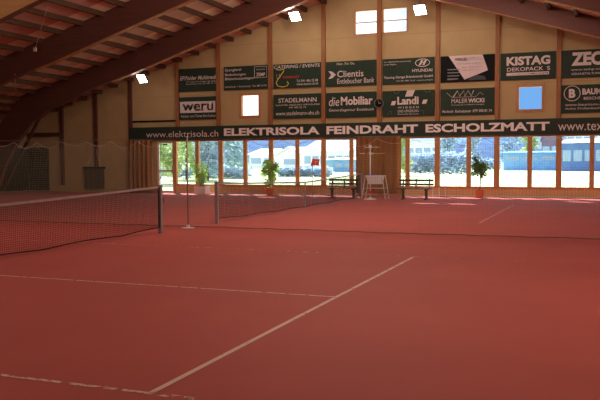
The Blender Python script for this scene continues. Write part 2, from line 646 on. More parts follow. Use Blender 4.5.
def roof_frame(yc, wood='beam', edge='post'):
    poly = LOW + UPL
    mb = MB().prism([(x, z) for x, z in poly], yc - 0.11, yc + 0.11)
    right_low = [(2 * RX - x, z) for x, z in LOW]
    right_up = [(2 * RX - x, z) for x, z in UPL[:5]] + [(2 * RX + 26.36, roof(2 * RX + 26.36) - 0.01), (RX, RZ - 0.01)]
    mb.prism(right_low + right_up, yc - 0.11, yc + 0.11)
    # lit lower edge of the dark beams, put in as a paler strip
    o = mb.build('roof_beam', wood)
    struct(o)
    eb = MB()
    for lst in (LOW, right_low):
        for i in range(3):
            (xa, za), (xb, zb) = lst[i], lst[i + 1]
            eb.bar((xa, yc, za - 0.012), (xb, yc, zb - 0.012), 0.24, 0.03)
    eb.build('edge_strip', edge, o)
    return o


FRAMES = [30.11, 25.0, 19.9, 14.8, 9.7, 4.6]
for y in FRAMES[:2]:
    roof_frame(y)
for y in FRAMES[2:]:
    roof_frame(y, 'beamlit', 'beam')
# eave struts and rails at the left end
struct(MB().bar((-29.25, 32.0, 0.15), (-26.35, 32.0, 4.5), 0.12, 0.13).build('trim_4', 'beam'))
struct(MB().box(-29.28, -27.2, WY - 0.12, WY, 2.95, 3.15).build('trim_5', 'beam'))

# wall posts
POSTX = [-26.97, -24.80, -22.66, -19.89, -17.60, -14.83, -12.15, -9.47, -6.85, -4.30, -1.82, 0.70, 3.2, 5.6, 8.0]
for i, x in enumerate(POSTX):
    zb = 0.35 if i < 2 else (0 if i == 2 else HEAD)
    top = roof(x) - 0.0
    hgt = top - zb
    if abs(x + 9.47) < 0.02:
        o = MB().box(x - 0.10, x + 0.10, WY - 0.14, WY, zb, top)
    else:
        o = MB().box(x - 0.09, x + 0.09, WY - 0.12, WY, zb, top)
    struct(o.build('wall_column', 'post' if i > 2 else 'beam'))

# windows: timber frame and pane each
wn = 0


def window(x0, x1, z0, z1, fr=0.055, bars=(), mname='frame', y=WY):
    global wn
    wn += 1
    f = MB()
    f.box(x0, x0 + fr, y - 0.05, y + 0.14, z0, z1)
    f.box(x1 - fr, x1, y - 0.05, y + 0.14, z0, z1)
    f.box(x0 + fr, x1 - fr, y - 0.05, y + 0.14, z0, z0 + fr)
    f.box(x0 + fr, x1 - fr, y - 0.05, y + 0.14, z1 - fr, z1)
    for zb in bars:
        f.box(x0 + fr, x1 - fr, y + 0.02, y + 0.09, zb - 0.02, zb + 0.02)
    o = f.build('window_%d' % wn, mname)
    struct(o)
    p = MB().box(x0 + fr, x1 - fr, y + 0.05, y + 0.056, z0 + fr, z1 - fr).build('pane', 'glass', o)
    return o


for i in range(1, len(MULL) - 1):
    x0, x1 = MULL[i], MULL[i + 1]
    window(x0, x1, SILL, HEAD, 0.035)
# structural mullions between the panes
for x in MULL[1:-1]:
    mw = 0.115 if min(abs(x - p) for p in POSTX) < 0.12 else 0.095
    struct(MB().box(x - mw, x + mw, WY - 0.11, WY - 0.005, SILL, HEAD + 0.02).build('window_mullion', 'frame'))
for h in small:
    o = window(*h, fr=0.06)
    x0, x1, z0, z1 = h
    t = MB()
    t.box(x0 - 0.07, x0, WY - 0.03, WY, z0 - 0.07, z1 + 0.07)
    t.box(x1, x1 + 0.07, WY - 0.03, WY, z0 - 0.07, z1 + 0.07)
    t.box(x0, x1, WY - 0.03, WY, z0 - 0.07, z0)
    t.box(x0, x1, WY - 0.03, WY, z1, z1 + 0.07)
    t.build('casing', 'frame', o)
for h in high:
    o = window(*h, fr=0.05, bars=((h[2] + h[3]) / 2,))
    x0, x1, z0, z1 = h

# glazed door at the left end of the window strip
d = MB()
x0, x1 = MULL[0], MULL[1]
for a, c, e, g in ((x0 + .03, x0 + .13, .02, HEAD), (x1 - .20, x1 - .10, .02, HEAD), (x0 + .13, x1 - .20, .02, .12), (x0 + .13, x1 - .20, HEAD - .1, HEAD), (x0 + .13, x1 - .20, 1.06, 1.17)):
    d.box(a, c, WY + .01, WY + .07, e, g)
door = struct(d.build('door_1', 'doorwhite'))
MB().box(x0 + .13, x1 - .20, WY + .036, WY + .042, .12, 1.06).build('pane', 'glass', door)
MB().box(x0 + .13, x1 - .20, WY + .036, WY + .042, 1.17, HEAD - .1).build('pane', 'glass', door)
MB().box(x1 - .24, x1 - .20, WY - .03, WY + .01, 1.0, 1.24).build('door_handle', 'steel', door)
MB().box(x0 + .36, x0 + .62, WY - .02, WY + .01, HEAD - .20, HEAD - .13).build('closer', 'black', door)
t = MB().box(x1 - .10, x1 - 0.0, WY - .02, WY + .12, .0, HEAD)
t.box(x0 - .05, x0 + .03, WY - .02, WY + .12, .0, HEAD)
struct(t.build('door_frame', 'frame'))

# ================================================================== OUTSIDE
lawn = MB().add([(-140, WY + .2, -0.02), (120, WY + .2, -0.02), (180, 330, -0.02), (-260, 330, -0.02)], [(0, 1, 2, 3)]).build('lawn', 'lawn')
struct(lawn)
random.seed(5)
# wooded ridge behind the village
hv, hf = [], []
NXH = 70
for i in range(NXH):
    x = -420 + i * 10.0
    hgt = 25 * math.exp(-((x + 175) / 120.0) ** 2) + 4 * math.sin(i * .9) * math.exp(-((x + 175) / 160.0) ** 2)
    hv += [(x, 330, -1), (x, 400, hgt * .75 + random.uniform(-.8, .8)), (x, 470, hgt + random.uniform(-1.5, 1.5)), (x, 620, -1)]
for i in range(NXH - 1):
    for k in range(3):
        a = i * 4 + k
        hf.append((a, a + 4, a + 5, a + 1))
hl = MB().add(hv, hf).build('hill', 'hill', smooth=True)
struct(hl)


def crown(mb, c, rx, rz, n, s, cone=False):
    for _ in range(n):
        while True:
            q = Vector((random.uniform(-1, 1), random.uniform(-1, 1), random.uniform(-1, 1)))
            if q.length < 1:
                break
        if cone:
            t = random.random() ** 0.7
            a = random.uniform(0, 6.283)
            rad = rx * t * random.uniform(.45, 1)
            p = Vector((c[0] + rad * math.cos(a), c[1] + rad * math.sin(a), c[2] + rz * (1 - 2 * t)))
            dvec = Vector((math.cos(a), math.sin(a), -.35))
        else:
            q = q * (0.55 + 0.45 * random.random())
            p = Vector((c[0] + q.x * rx, c[1] + q.y * rx, c[2] + q.z * rz))
            dvec = Vector((random.uniform(-1, 1), random.uniform(-1, 1), random.uniform(-.6, .7)))
        mb.leaf(p, dvec, s * random.uniform(.7, 1.4), s * .33)


def tree(x, y, h, rad, kind, label, group='trees outside the windows'):
    t = thing('spruce_tree' if kind == 'spruce' else 'garden_tree', (x, y, -0.02), label, 'tree', group)
    MB().tube([(0, 0, 0), (0.05, 0, h * .35), (0, .05, h * .85)], [h * .010, h * .009, h * .003], 7).build('trunk', 'bark', t)
    f = MB()
    if kind == 'spruce':
        crown(f, (0, 0, h * .55), rad, h * .46, 1500, h * .055, True)
    else:
        for k in range(7):
            a = k * 2.4
            crown(f, (rad * .5 * math.cos(a), rad * .5 * math.sin(a), h * (.17 + .118 * k)), rad * .62, h * .17, 420, h * .045)
    f.build('foliage', kind, t)
    return t


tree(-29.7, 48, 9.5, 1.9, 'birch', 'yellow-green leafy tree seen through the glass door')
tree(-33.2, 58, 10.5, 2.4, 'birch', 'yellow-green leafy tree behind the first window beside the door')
tree(-29.0, 54, 8.6, 1.5, 'hazybush', 'pale bluish leafy tree behind the window with the white flower pot')
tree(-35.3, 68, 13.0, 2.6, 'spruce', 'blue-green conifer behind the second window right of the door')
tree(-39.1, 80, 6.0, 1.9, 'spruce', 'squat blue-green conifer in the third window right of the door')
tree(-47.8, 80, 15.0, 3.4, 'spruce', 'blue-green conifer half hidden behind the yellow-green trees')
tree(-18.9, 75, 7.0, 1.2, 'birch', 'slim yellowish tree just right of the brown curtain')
tree(-17.6, 93, 8.0, 1.8, 'hazybush', 'bushy bluish tree beyond the lawn behind the right bench')
tree(-23.6, 150, 10.5, 1.8, 'hazybush', 'rounded bluish tree left of the little potted ball tree')
tree(-13.9, 124, 9.5, 2.4, 'hazybush', 'bluish tree rising over the pale blue wall')
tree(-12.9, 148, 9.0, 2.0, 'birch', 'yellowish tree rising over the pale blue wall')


def hedge(xa, xb, Y, h, mname, label, n=900):
    f = MB()
    for _ in range(n):
        p = (random.uniform(xa, xb) - (xa + xb) / 2, random.uniform(-.6, .6), random.uniform(.05, h) * random.uniform(.75, 1))
        f.leaf(p, (random.uniform(-1, 1), random.uniform(-1, 1), random.uniform(-.2, 1)), .5, .2)
    o = f.build('garden_hedge', mname, None, loc=((xa + xb) / 2, Y, 0))
    return tag(o, label, 'hedge', 'hedges along the lawn')


hedge(-39.7, -29.4, 62.5, .9, 'hazybush', 'low clipped bluish hedge behind the leafy trees by the door')
hedge(-20.5, -13.4, 84, 2.4, 'hazybush', 'tall bluish hedge at the end of the lawn behind the right bench', 1500)
hedge(-18.8, -14.4, 118, 1.6, 'hazybush', 'low bluish hedge behind the potted ball tree', 700)
hedge(-29.8, -24.4, 70, .9, 'hazybush', 'bluish hedge behind the red score plate', 900)


def house(xa, xb, Y, eave, ridge, wm, rm, label, gable=False, wins=4, depth=8, winz=(.35, .75)):
    cx, hw = (xa + xb) / 2, (xb - xa) / 2
    t = thing('house', (cx, Y, -0.02), label, 'house', 'houses beyond the lawn')
    if gable:
        MB().prism([(-hw, 0), (hw, 0), (hw, eave), (0, ridge), (-hw, eave)], 0, depth).build('wall', wm, t)
        r = MB()
        o = hw * .12
        for s in (-1, 1):
            sl = (ridge - eave) / hw
            r.prism([(0, ridge + .05), (s * (hw + o), eave - sl * o + .05), (s * (hw + o), eave - sl * o + .3), (0, ridge + .35)], -.6, depth + .5)
        r.build('roof', rm, t)
    else:
        MB().box(-hw, hw, 0, depth, 0, eave).build('wall', wm, t)
        r = MB()
        o = .5
        vs = [(-hw - o, -o, eave), (hw + o, -o, eave), (hw + o, depth + o, eave), (-hw - o, depth + o, eave), (-hw + .5, depth / 2, ridge), (hw - .5, depth / 2, ridge)]
        r.add(vs, [(0, 1, 5, 4), (2, 3, 4, 5), (1, 2, 5), (3, 0, 4), (0, 3, 2, 1)])
        r.build('roof', rm, t)
    for k in range(wins):
        wx = -hw + (k + .5) * 2 * hw / wins
        ww = min(.55 * hw / wins * 1.4, 1.0)
        g = MB().box(wx - ww, wx + ww, -.06, .02, eave * winz[0], eave * winz[1]).build('window', 'hglass', t)
    return t


house(-61.1, -55.8, 130, 2.6, 3.7, 'hwall', 'hroof', 'small white house with pale roof half behind the tall ficus', False, 2)
house(-51.3, -46.8, 120, 2.3, 3.5, 'hwall', 'hroof', 'white gabled house left of the long pale bungalow', True, 1)
house(-43.4, -35.6, 112, 2.9, 4.6, 'hwall', 'hroof', 'long white bungalow with pale roof and a row of windows', False, 6)
house(-34.1, -30.5, 96, 1.6, 1.9, 'hblue', 'hroof', 'low light blue annex in front of the long white bungalow', False, 3)
house(-30.4, -24.8, 125, 4.6, 7.2, 'hwall', 'hroofblue', 'pale house with slate-blue roof behind the right bench', False, 4)
house(-10.2, -7.2, 140, 5.0, 8.6, 'hpurple', 'hpurple', 'purple-brown timber house with steep gable over the blue wall', True, 2)
house(-6.5, -2.4, 150, 5.8, 8.6, 'hwall', 'hroof', 'pale gabled house behind the long blue shed', True, 3, winz=(.8, .95))
house(-1.5, 4.8, 168, 6.0, 9.0, 'hwall', 'hroofblue', 'pale house with dark roof at the right end of the window strip', False, 3)
house(-5.2, 4.1, 105, 3.6, 4.2, 'hdblue', 'hroof', 'long deep blue shed with white roof edge beyond the lawn', False, 7)
house(-13.3, -5.9, 112, 2.5, 2.7, 'hblue', 'hblue', 'long flat pale blue shed across the lawn', False, 3, winz=(.55, .8))

# ================================================================== TENNIS NETS


def net_part(mb, x, ya, yb, zt, zb, cell, r):
    n = int((yb - ya) / cell)
    for i in range(n + 1):
        y = ya + (yb - ya) * i / n
        mb.tube([(x, y, zb(y)), (x, y, zt(y))], r, 3, False)
    m = int(1.0 / cell)
    for k in range(m + 1):
        t = k / m
        mb.tube([(x, ya + (yb - ya) * i / 24, zb(ya + (yb - ya) * i / 24) * (1 - t) + zt(ya + (yb - ya) * i / 24) * t) for i in range(25)], r, 3, False)


def tennis_net(yc, label, cell=0.045, r=0.003, bottom_lift=0.03, single=False, tape='tape'):
    t = thing('tennis_net', (NX, yc, 0), label, 'tennis net', 'tennis nets')
    H = 6.40
    zt = lambda y: 0.914 + (1.07 - .914) * min(1, abs(y) / H) ** 1.15
    zb = lambda y: bottom_lift + 0.02 + 0.035 * abs(math.sin(y * 1.3)) + (0.05 * (abs(y) / H) ** 2)
    m = MB()
    net_part(m, 0, -H + .06, H - .06, lambda y: zt(y) - .03, zb, cell, r)
    m.build('net_mesh', 'netdark', t)
    hb = MB()
    N = 30
    for s in (-1, 1):
        vs = []
        for i in range(N + 1):
            y = -H + 2 * H * i / N
            vs += [(s * .008, y, zt(y)), (s * .010, y, zt(y) - .045)]
        hb.add(vs, [(2 * i, 2 * i + 2, 2 * i + 3, 2 * i + 1) for i in range(N)])
    vs = []
    for i in range(N + 1):
        y = -H + 2 * H * i / N
        vs += [(-.008, y, zt(y)), (.008, y, zt(y))]
    hb.add(vs, [(2 * i, 2 * i + 1, 2 * i + 3, 2 * i + 2) for i in range(N)])
    hb.build('headband', tape, t)
    bc = MB()
    bc.tube([(0, -H + .06 + (2 * H - .12) * i / 60, zb(-H + .06 + (2 * H - .12) * i / 60)) for i in range(61)], .012, 5)
    for s in (-1, 1):
        bc.tube([(0, s * (H - .06), zb(H)), (0, s * (H - .06), 1.03)], .012, 5)
    bc.build('border_cord', 'netdark', t)
    for s in (-1, 1):
        pb = MB()
        pb.box(-.045, .045, s * H - .045, s * H + .045, 0, 1.07)
        p = bevel(pb.build('net_post', 'postgrey', t), .012)
        MB().box(-.047, .047, s * H - .047, s * H + .047, 1.07, 1.09).build('post_cap', 'dsteel', p)
        MB().tube([(.05, s * H, .78), (.10, s * H, .78), (.10, s * H, .68)], .012, 6).build('crank', 'dsteel', p)
    cs = MB()
    cs.box(-.012, .012, -.025, .025, 0.0, .915)
    cs.build('centre_strap', 'tape' if not single else 'postgrey', t)
    return t


tennis_net(8.80, 'near tennis net with pale headband reaching in from the left edge', r=0.0028)
tennis_net(24.36, 'far tennis net behind the dividing net in front of the windows', r=0.0032, tape='dsteel', single=True)

# ------------------------------------------------------------------ dividing net between the courts
DY = 16.70
dn = thing('divider_net', (-9.4, DY, 0), 'tall fine-meshed dividing net across the hall between the two courts', 'divider net')
xa, xb = XL + .15 + 9.4, XR - .15 + 9.4
PER = 0.78


def dz(x):
    f = (x / PER) % 1.0
    return 2.18 - 0.15 * (1 - (2 * f - 1) ** 2) * (1.0 + .25 * math.sin(math.floor(x / PER) * 1.7)) - .004 * (x + 9)


m = MB()
cell = 0.05
n = int((xb - xa) / cell)
wob = lambda x: 0.05 * math.sin(x * .9) + .03 * math.sin(x * 2.3)
for i in range(n + 1):
    x = xa + (xb - xa) * i / n
    m.tube([(x, wob(x) * .8, .02), (x, 0, dz(x))], .0020, 3, False)
for k in range(1, 40):
    z = k * cell
    s = 1 - z / 2.2
    m.tube([(xa + (xb - xa) * i / 60, wob(xa + (xb - xa) * i / 60) * .8 * s, z) for i in range(61)], .0020, 3, False)
m.build('net_mesh', 'netgrey', dn)
m = MB()
m.tube([(xa + (xb - xa) * i / 520, 0, dz(xa + (xb - xa) * i / 520)) for i in range(521)], .0045, 4, False)
m.build('edge_cord', 'palerope', dn)
m = MB()
m.tube([(xa - .15, 0, 2.21 - .004 * (xa + 9)), (xb + .15, 0, 2.21 - .004 * (xb + 9))], .006, 5)
m.build('hanging_cable', 'dsteel', dn)
m = MB()
m.tube([(xa + (xb - xa) * i / 160, wob(xa + (xb - xa) * i / 160), .018 + .012 * abs(math.sin(i * .7))) for i in range(161)], .011, 6)
m.build('bottom_rope', 'rope', dn)

pl = thing('net_pole', (-9.42, DY - .20, 0), 'thin grey pole with flat foot holding up the dividing net', 'pole')
MB().tube([(0, 0, .02), (0, 0, 2.23)], .017, 10).build('pole', 'postgrey', pl, smooth=True)
MB().lathe([(.16, 0), (.16, .015), (.05, .03), (.03, .09)], 18).build('foot', 'whitepot', pl)
MB().tube([(0, .02, 2.21), (0, .19, 2.21)], .008, 6).build('hook', 'dsteel', pl)

# ================================================================== WALL THINGS
YF = WY - 0.12       # front plane of the posts, where the boards hang
# --- long banner
bn = thing('wall_banner', (-22.69, YF, 2.66), 'long dark green banner with wide pale capitals above the windows', 'banner')
bw = XR - .2 + 22.69
bn_h = 0.65
MB().box(0, bw, -.03, 0, 0, bn_h).build('board', 'banner', bn)
for s_, a, c in (('ELEKTRISOLA', -17.27, -12.32), ('FEINDRAHT', -11.98, -7.70), ('ESCHOLZMATT', -7.36, -2.16)):
    m = MB()
    put_text(m, s_, a + 22.69, c + 22.69, .15, .52, -.034, .036)
    m.build('headline', 'banner_white', bn)
for s_, a, c in (('www.elektrisola.ch', -21.68, -17.58), ('www.tex', -1.82, -.10)):
    m = MB()
    put_text(m, s_, a + 22.69, c + 22.69, .13, .44, -.034, 0)
    m.build('web_address', 'white', bn)


# --- advertising boards: metric boards, lettering in fractions of the board
def board(x0, x1, z0, z1, label, base='green'):
    t = thing('advertising_board', (x0, YF + .06, z0), label, 'sign', 'advertising boards on the window wall')
    W_, H_ = x1 - x0, z1 - z0
    t.location.z -= .0045 * (x0 + 19.8)
    bevel(MB().box(0, W_, -.03, .0, 0, H_).build('board', base, t), .004, 1)
    return t, W_, H_


def letters(t, W_, H_, rows, mname='white', part='lettering'):
    for r in rows:
        r = tuple(r) + (0.0,) * (7 - len(r))
        a, b_, c, e, heavy, shear = r[1:7]
        m = MB()
        put_text(m, r[0], a * W_, b_ * W_, c * H_, e * H_, -.034, heavy, shear)
        m.build(part, mname, t)


def polys(t, W_, H_, ps, mname, part='logo', y=-.031, th=.003):
    for p in ps:
        m = MB()
        plate(m, [(a * W_, b_ * H_) for a, b_ in p], y, th)
        m.build(part, mname, t)


def stroke(t, W_, H_, lines, mname, r=.012, part='logo'):
    for l in lines:
        m = MB()
        m.tube([(a * W_, -.034, b_ * H_) for a, b_ in l], r, 6)
        m.build(part, mname, t)


ZT0, ZT1, ZB0, ZB1 = 5.03, 6.16, 3.60, 4.74
SG = 'advertising boards on the window wall'
# 1
t, W_, H_ = board(-19.83, -17.53, ZT0, ZT1, 'green board with slanted pale headline, topmost at the left end of the wall')
letters(t, W_, H_, [('EP:Felder Multimedia', .05, .97, .50, .68, .012, .25)], part='headline')
letters(t, W_, H_, [('TV Video HiFi Telefon Sat Natel', .20, .93, .39, .45), ('Escholzmatt Tel. 041 486 12 12', .20, .93, .30, .36)])
# 2
t, W_, H_ = board(-17.28, -14.94, ZT0, ZT1, 'green board with three lines of trades and a boxed name, above a small window')
letters(t, W_, H_, [('Spenglerei', .03, .40, .77, .92, .008), ('Bedachungen', .03, .50, .58, .71, .008), ('Blitzschutzanlagen', .03, .68, .40, .54, .008), ('Schüpfheim + Escholzmatt  Tel. 484 15 72', .03, .97, .08, .18)])
lo = stroke(t, W_, H_, [[(.70, .48), (.97, .48), (.97, .94), (.70, .94), (.70, .48)]], 'white', .012)
letters(t, W_, H_, [('ZEMP', .74, .94, .54, .68, .02), ('Gebäudehülle', .74, .94, .80, .85)], part='boxed_name')
# 3
t, W_, H_ = board(-19.92, -17.57, ZB0 + .05, ZB1 + .02, 'green board with black word in a pale box, lower row at the left end')
polys(t, W_, H_, [[(.08, .30), (.92, .30), (.92, .80), (.08, .80)]], 'white', 'pale_box')
letters(t, W_, H_, [('weru', .14, .87, .38, .70, .014)], 'black', 'headline')
letters(t, W_, H_, [('Fenster und Türen fürs Leben', .10, .92, .10, .22)])
# 4
t, W_, H_ = board(-14.66, -12.24, ZT0, ZT1, 'green board with yellow curling line and catering headline in the top row')
letters(t, W_, H_, [('CATERING / EVENTS', .02, .97, .82, .95, .006, .15)], part='headline')
letters(t, W_, H_, [('Tel 041 486 22 88', .49, .93, .23, .33), ('www.events-ch.ch', .49, .93, .10, .20)])
letters(t, W_, H_, [('FORMAART', .21, .55, .40, .50, .01)], 'redprint', 'red_lettering')
pts = [(.06, .80), (.14, .76), (.23, .80), (.22, .70), (.17, .58), (.13, .46), (.09, .36), (.06, .22), (.10, .10), (.20, .05), (.30, .10), (.32, .20), (.29, .27)]
stroke(t, W_, H_, [pts], 'yellow', .022)
stroke(t, W_, H_, [[(.07, .58), (.08, .42), (.12, .42)], [(.12, .60), (.15, .45)]], 'white', .009, 'small_mark')
# 5
t, W_, H_ = board(-14.67, -12.24, ZB0, ZB1, 'green board with spaced capital surname and web address, third in the lower row')
letters(t, W_, H_, [('STADELMANN', .11, .90, .66, .84, .012)], part='headline')
letters(t, W_, H_, [('SANITÄR HEIZUNG SPENGLEREI', .05, .96, .53, .60), ('041 486 22 10', .33, .68, .42, .49), ('www.stadelmann-shs.ch', .05, .95, .14, .30)])
# 6
t, W_, H_ = board(-12.02, -9.62, ZT0, ZT1, 'green board with double chevron and two-line bank name')
letters(t, W_, H_, [('Clientis', .23, .75, .36, .62, .006)], part='headline')
letters(t, W_, H_, [('Entlebucher Bank', .23, .96, .10, .30, .0), ('Hier. Für Sie.', .22, .58, .85, .95)])
polys(t, W_, H_, [[(.05, .62), (.10, .62), (.18, .47), (.10, .32), (.05, .32), (.11, .47)], [(.11, .60), (.13, .60), (.20, .47), (.13, .34), (.11, .34), (.16, .47)]], 'white')
# 7
t, W_, H_ = board(-12.02, -9.62, ZB0, ZB1, 'green board with slim and bold pale word, left of the wall clock')
letters(t, W_, H_, [('Mobiliar', .30, .93, .49, .83, .030)], part='headline')
letters(t, W_, H_, [('die', .06, .27, .47, .83, .0, .2), ('Generalagentur Entlebuch', .06, .95, .22, .36)])
# 8
t, W_, H_ = board(-9.33, -6.99, ZT0, ZT1, 'green board with slanted H in an oval, right of the centre post')
letters(t, W_, H_, [('HYUNDAI', .58, .96, .44, .56, .014)], part='headline')
letters(t, W_, H_, [('Ihre offizielle Markenvertretung', .03, .55, .84, .91), ('in der Region', .03, .27, .74, .81), ('Touring Garage Brändstöckli GmbH', .03, .97, .20, .32, .008), ('Tel. 041 486 13 65  www.touring.ch', .27, .97, .08, .15)])
el = [(.775 + .135 * math.cos(k * math.pi / 14), .79 + .145 * math.sin(k * math.pi / 14)) for k in range(29)]
stroke(t, W_, H_, [el], 'white', .017)
polys(t, W_, H_, [[(.70, .70), (.74, .70), (.79, .90), (.75, .90)], [(.77, .70), (.81, .70), (.86, .90), (.82, .90)], [(.73, .77), (.82, .81), (.83, .85), (.74, .80)]], 'white', 'emblem')
# 9
t, W_, H_ = board(-9.33, -6.98, ZB0, ZB1, 'green board with bold word between three pale parallelograms, right of the clock')
letters(t, W_, H_, [('Landi', .29, .70, .45, .76, .035)], part='headline')
letters(t, W_, H_, [('W I G G E N', .30, .70, .30, .38, .01), ('UND UMGEBUNG', .30, .70, .15, .25), ('Baumarkt Getreide', .30, .70, .06, .11)])
polys(t, W_, H_, [[(.44, .76), (.58, .76), (.63, 1.0), (.48, 1.0)], [(.16, .44), (.24, .44), (.27, .60), (.19, .60)], [(.76, .46), (.84, .46), (.87, .62), (.79, .62)]], 'white')
stroke(t, W_, H_, [[(.22, .97), (.24, .90), (.30, .90), (.33, .97)], [(.82, .97), (.84, .90), (.90, .90), (.92, .97)], [(.10, .06), (.13, .20), (.18, .20), (.17, .08)], [(.72, .20), (.80, .20), (.79, .08)]], 'greyprint', .008, 'outline_marks')
# 10
t, W_, H_ = board(-6.72, -4.42, ZT0, ZT1, 'black photographic board with a slanting pale card, right of the oval emblem board', 'black')
polys(t, W_, H_, [[(.15, 1.0), (.78, 1.0), (.88, .40), (.45, .08)]], 'paleprint', 'pale_card')
letters(t, W_, H_, [('WICKI', .26, .50, .79, .91, .03), ('Spenglerei Sanitär', .53, .77, .88, .92, .0), ('Heizungen Bedach', .53, .77, .81, .85, .0), ('6182 Escholzmatt  041 486 12 16', .30, .78, .66, .71), ('Natel 079 341 Fax', .40, .80, .52, .57), ('www.wicki.ch', .40, .70, .42, .47)], 'black', 'card_lettering')
polys(t, W_, H_, [[(.13, .46), (.36, .46), (.37, .50), (.13, .50)], [(.13, .34), (.36, .34), (.37, .38), (.13, .38)], [(.13, .22), (.35, .22), (.36, .26), (.13, .26)], [(.13, .08), (.32, .10), (.34, .14), (.13, .15)]], 'greyprint', 'photo_stripes')
polys(t, W_, H_, [[(.52, .05), (.85, .05), (.82, .18), (.68, .24), (.56, .14)]], 'hubprint', 'photo_shape')
# 11
t, W_, H_ = board(-6.72, -4.42, ZB0, ZB1, 'green board with zigzag roofline mark over a painter name')
letters(t, W_, H_, [('WICKI', .52, .82, .46, .62, .03)], part='headline')
letters(t, W_, H_, [('MALER', .21, .51, .46, .62, .0), ('Gestaltung und Beschriftungen', .21, .82, .36, .41), ('Marbach  Escholzmatt  079 300 81 24', .04, .96, .10, .20, .006)])
stroke(t, W_, H_, [[(.24, .68), (.32, .92), (.36, .72), (.44, .92), (.46, .70), (.52, .92), (.58, .70), (.62, .92)]], 'white', .022)
stroke(t, W_, H_, [[(.12, .86), (.22, .68), (.66, .68), (.74, .84), (.80, .74)], ], 'white', .008, 'roof_line')
# 12
t, W_, H_ = board(-4.17, -1.94, ZT0, ZT1, 'green board with bold capitals over an underlined spaced word, above a small window')
letters(t, W_, H_, [('KISTAG', .11, .90, .53, .86, .045)], part='headline')
letters(t, W_, H_, [('DEKOPACK', .12, .78, .32, .46, .012), ('S', .84, .90, .32, .46, .012)])
polys(t, W_, H_, [[(.11, .16), (.88, .16), (.88, .27), (.11, .27)]], 'white', 'pale_bar')
letters(t, W_, H_, [('VOM KOMMENDEM', .20, .86, .19, .24, .01)], 'black', 'bar_lettering')
# 13
t, W_, H_ = board(-1.76, 0.58, ZT0, ZT1, 'green board with three huge capitals cut by the right picture edge, top row')
letters(t, W_, H_, [('ZEC', .18, .69, .43, .92, .05)], part='headline')
letters(t, W_, H_, [('www.temp-equipment', .18, .95, .23, .33), ('VERANSTALTUNGSTECHNIK', .18, .97, .10, .18)])
# 14
t, W_, H_ = board(-1.72, 0.60, ZB0, ZB1, 'green board with a ringed capital letter, lower row at the right end')
letters(t, W_, H_, [('BAUM', .355, .665, .64, .86, .04), ('B', .13, .24, .54, .86, .05)], part='headline')
letters(t, W_, H_, [('BESCHRIFTUNG', .38, .97, .46, .56, .01), ('www.baumann-beschrift', .07, .97, .25, .34), ('Anita Dollenbach | Tel. 04', .07, .97, .10, .19)])
stroke(t, W_, H_, [[(.185 + .135 * math.cos(k * math.pi / 12), .70 + .27 * math.sin(k * math.pi / 12)) for k in range(25)]], 'white', .016)

# --- clock on the centre post
ck = thing('wall_clock', (-9.47, WY - .14, 4.15), 'round dark wall clock with pale rim on the centre post', 'clock')


def disc(mb, r, y0, y1, n=28):
    vs = [(r * math.cos(2 * math.pi * k / n), y, r * math.sin(2 * math.pi * k / n)) for y in (y0, y1) for k in range(n)]
    fs = [tuple(range(n)), tuple(range(n, 2 * n))] + [(k, (k + 1) % n, (k + 1) % n + n, k + n) for k in range(n)]
    mb.add(vs, fs)


m = MB()
disc(m, .20, -.05, 0)
m.build('case', 'black', ck)
m = MB()
m.tube([(.205 * math.cos(k * math.pi / 16), -.05, .205 * math.sin(k * math.pi / 16)) for k in range(33)], .018, 6)
m.build('rim', 'greyprint', ck)
m = MB()
m.bar((0, -.056, 0), (.10, -.056, .02), .012)
m.bar((0, -.056, 0), (-.03, -.056, .13), .010)
m.build('hand', 'white', ck)
m = MB()
for k in range(12):
    a = k * math.pi / 6
    m.bar((.15 * math.cos(a), -.053, .15 * math.sin(a)), (.175 * math.cos(a), -.053, .175 * math.sin(a)), .010)
m.build('hour_mark', 'greyprint', ck)

# --- floodlights
fl_names = ['bright floodlight hanging low over the left end of the boards', 'bright floodlight under the roof above the catering board', 'bright floodlight right of the paired high windows']
for (x, y, z), lb, fe in zip(FLOOD, fl_names, FLOOD_E):
    t = thing('floodlight', (x, y, z), lb, 'floodlight', 'floodlights in the last bay')
    t.rotation_euler = (R(-55), 0, R(-14))
    h = MB()
    h.box(-.26, .26, -.22, .22, 0, .10)
    h.box(-.10, .10, -.10, .10, .10, .24)
    bevel(h.build('housing', 'lamphouse', t), .02)
    MB().box(-.24, .24, -.20, .20, -.012, .004).build('lens', 'lamp', t)
    br = MB()
    zt = roof(x) - .1 - z
    q = t.rotation_euler.to_matrix().inverted()
    br.tube([q @ Vector((-.02, 0, .1)), q @ Vector((0, .05, zt))], .018, 6)
    br.build('bracket', 'lamphouse', t)
    add_light('floodlight_light', 'POINT', (x, y - .36, z - .22), fe, COOL, shadow_soft_size=.15)


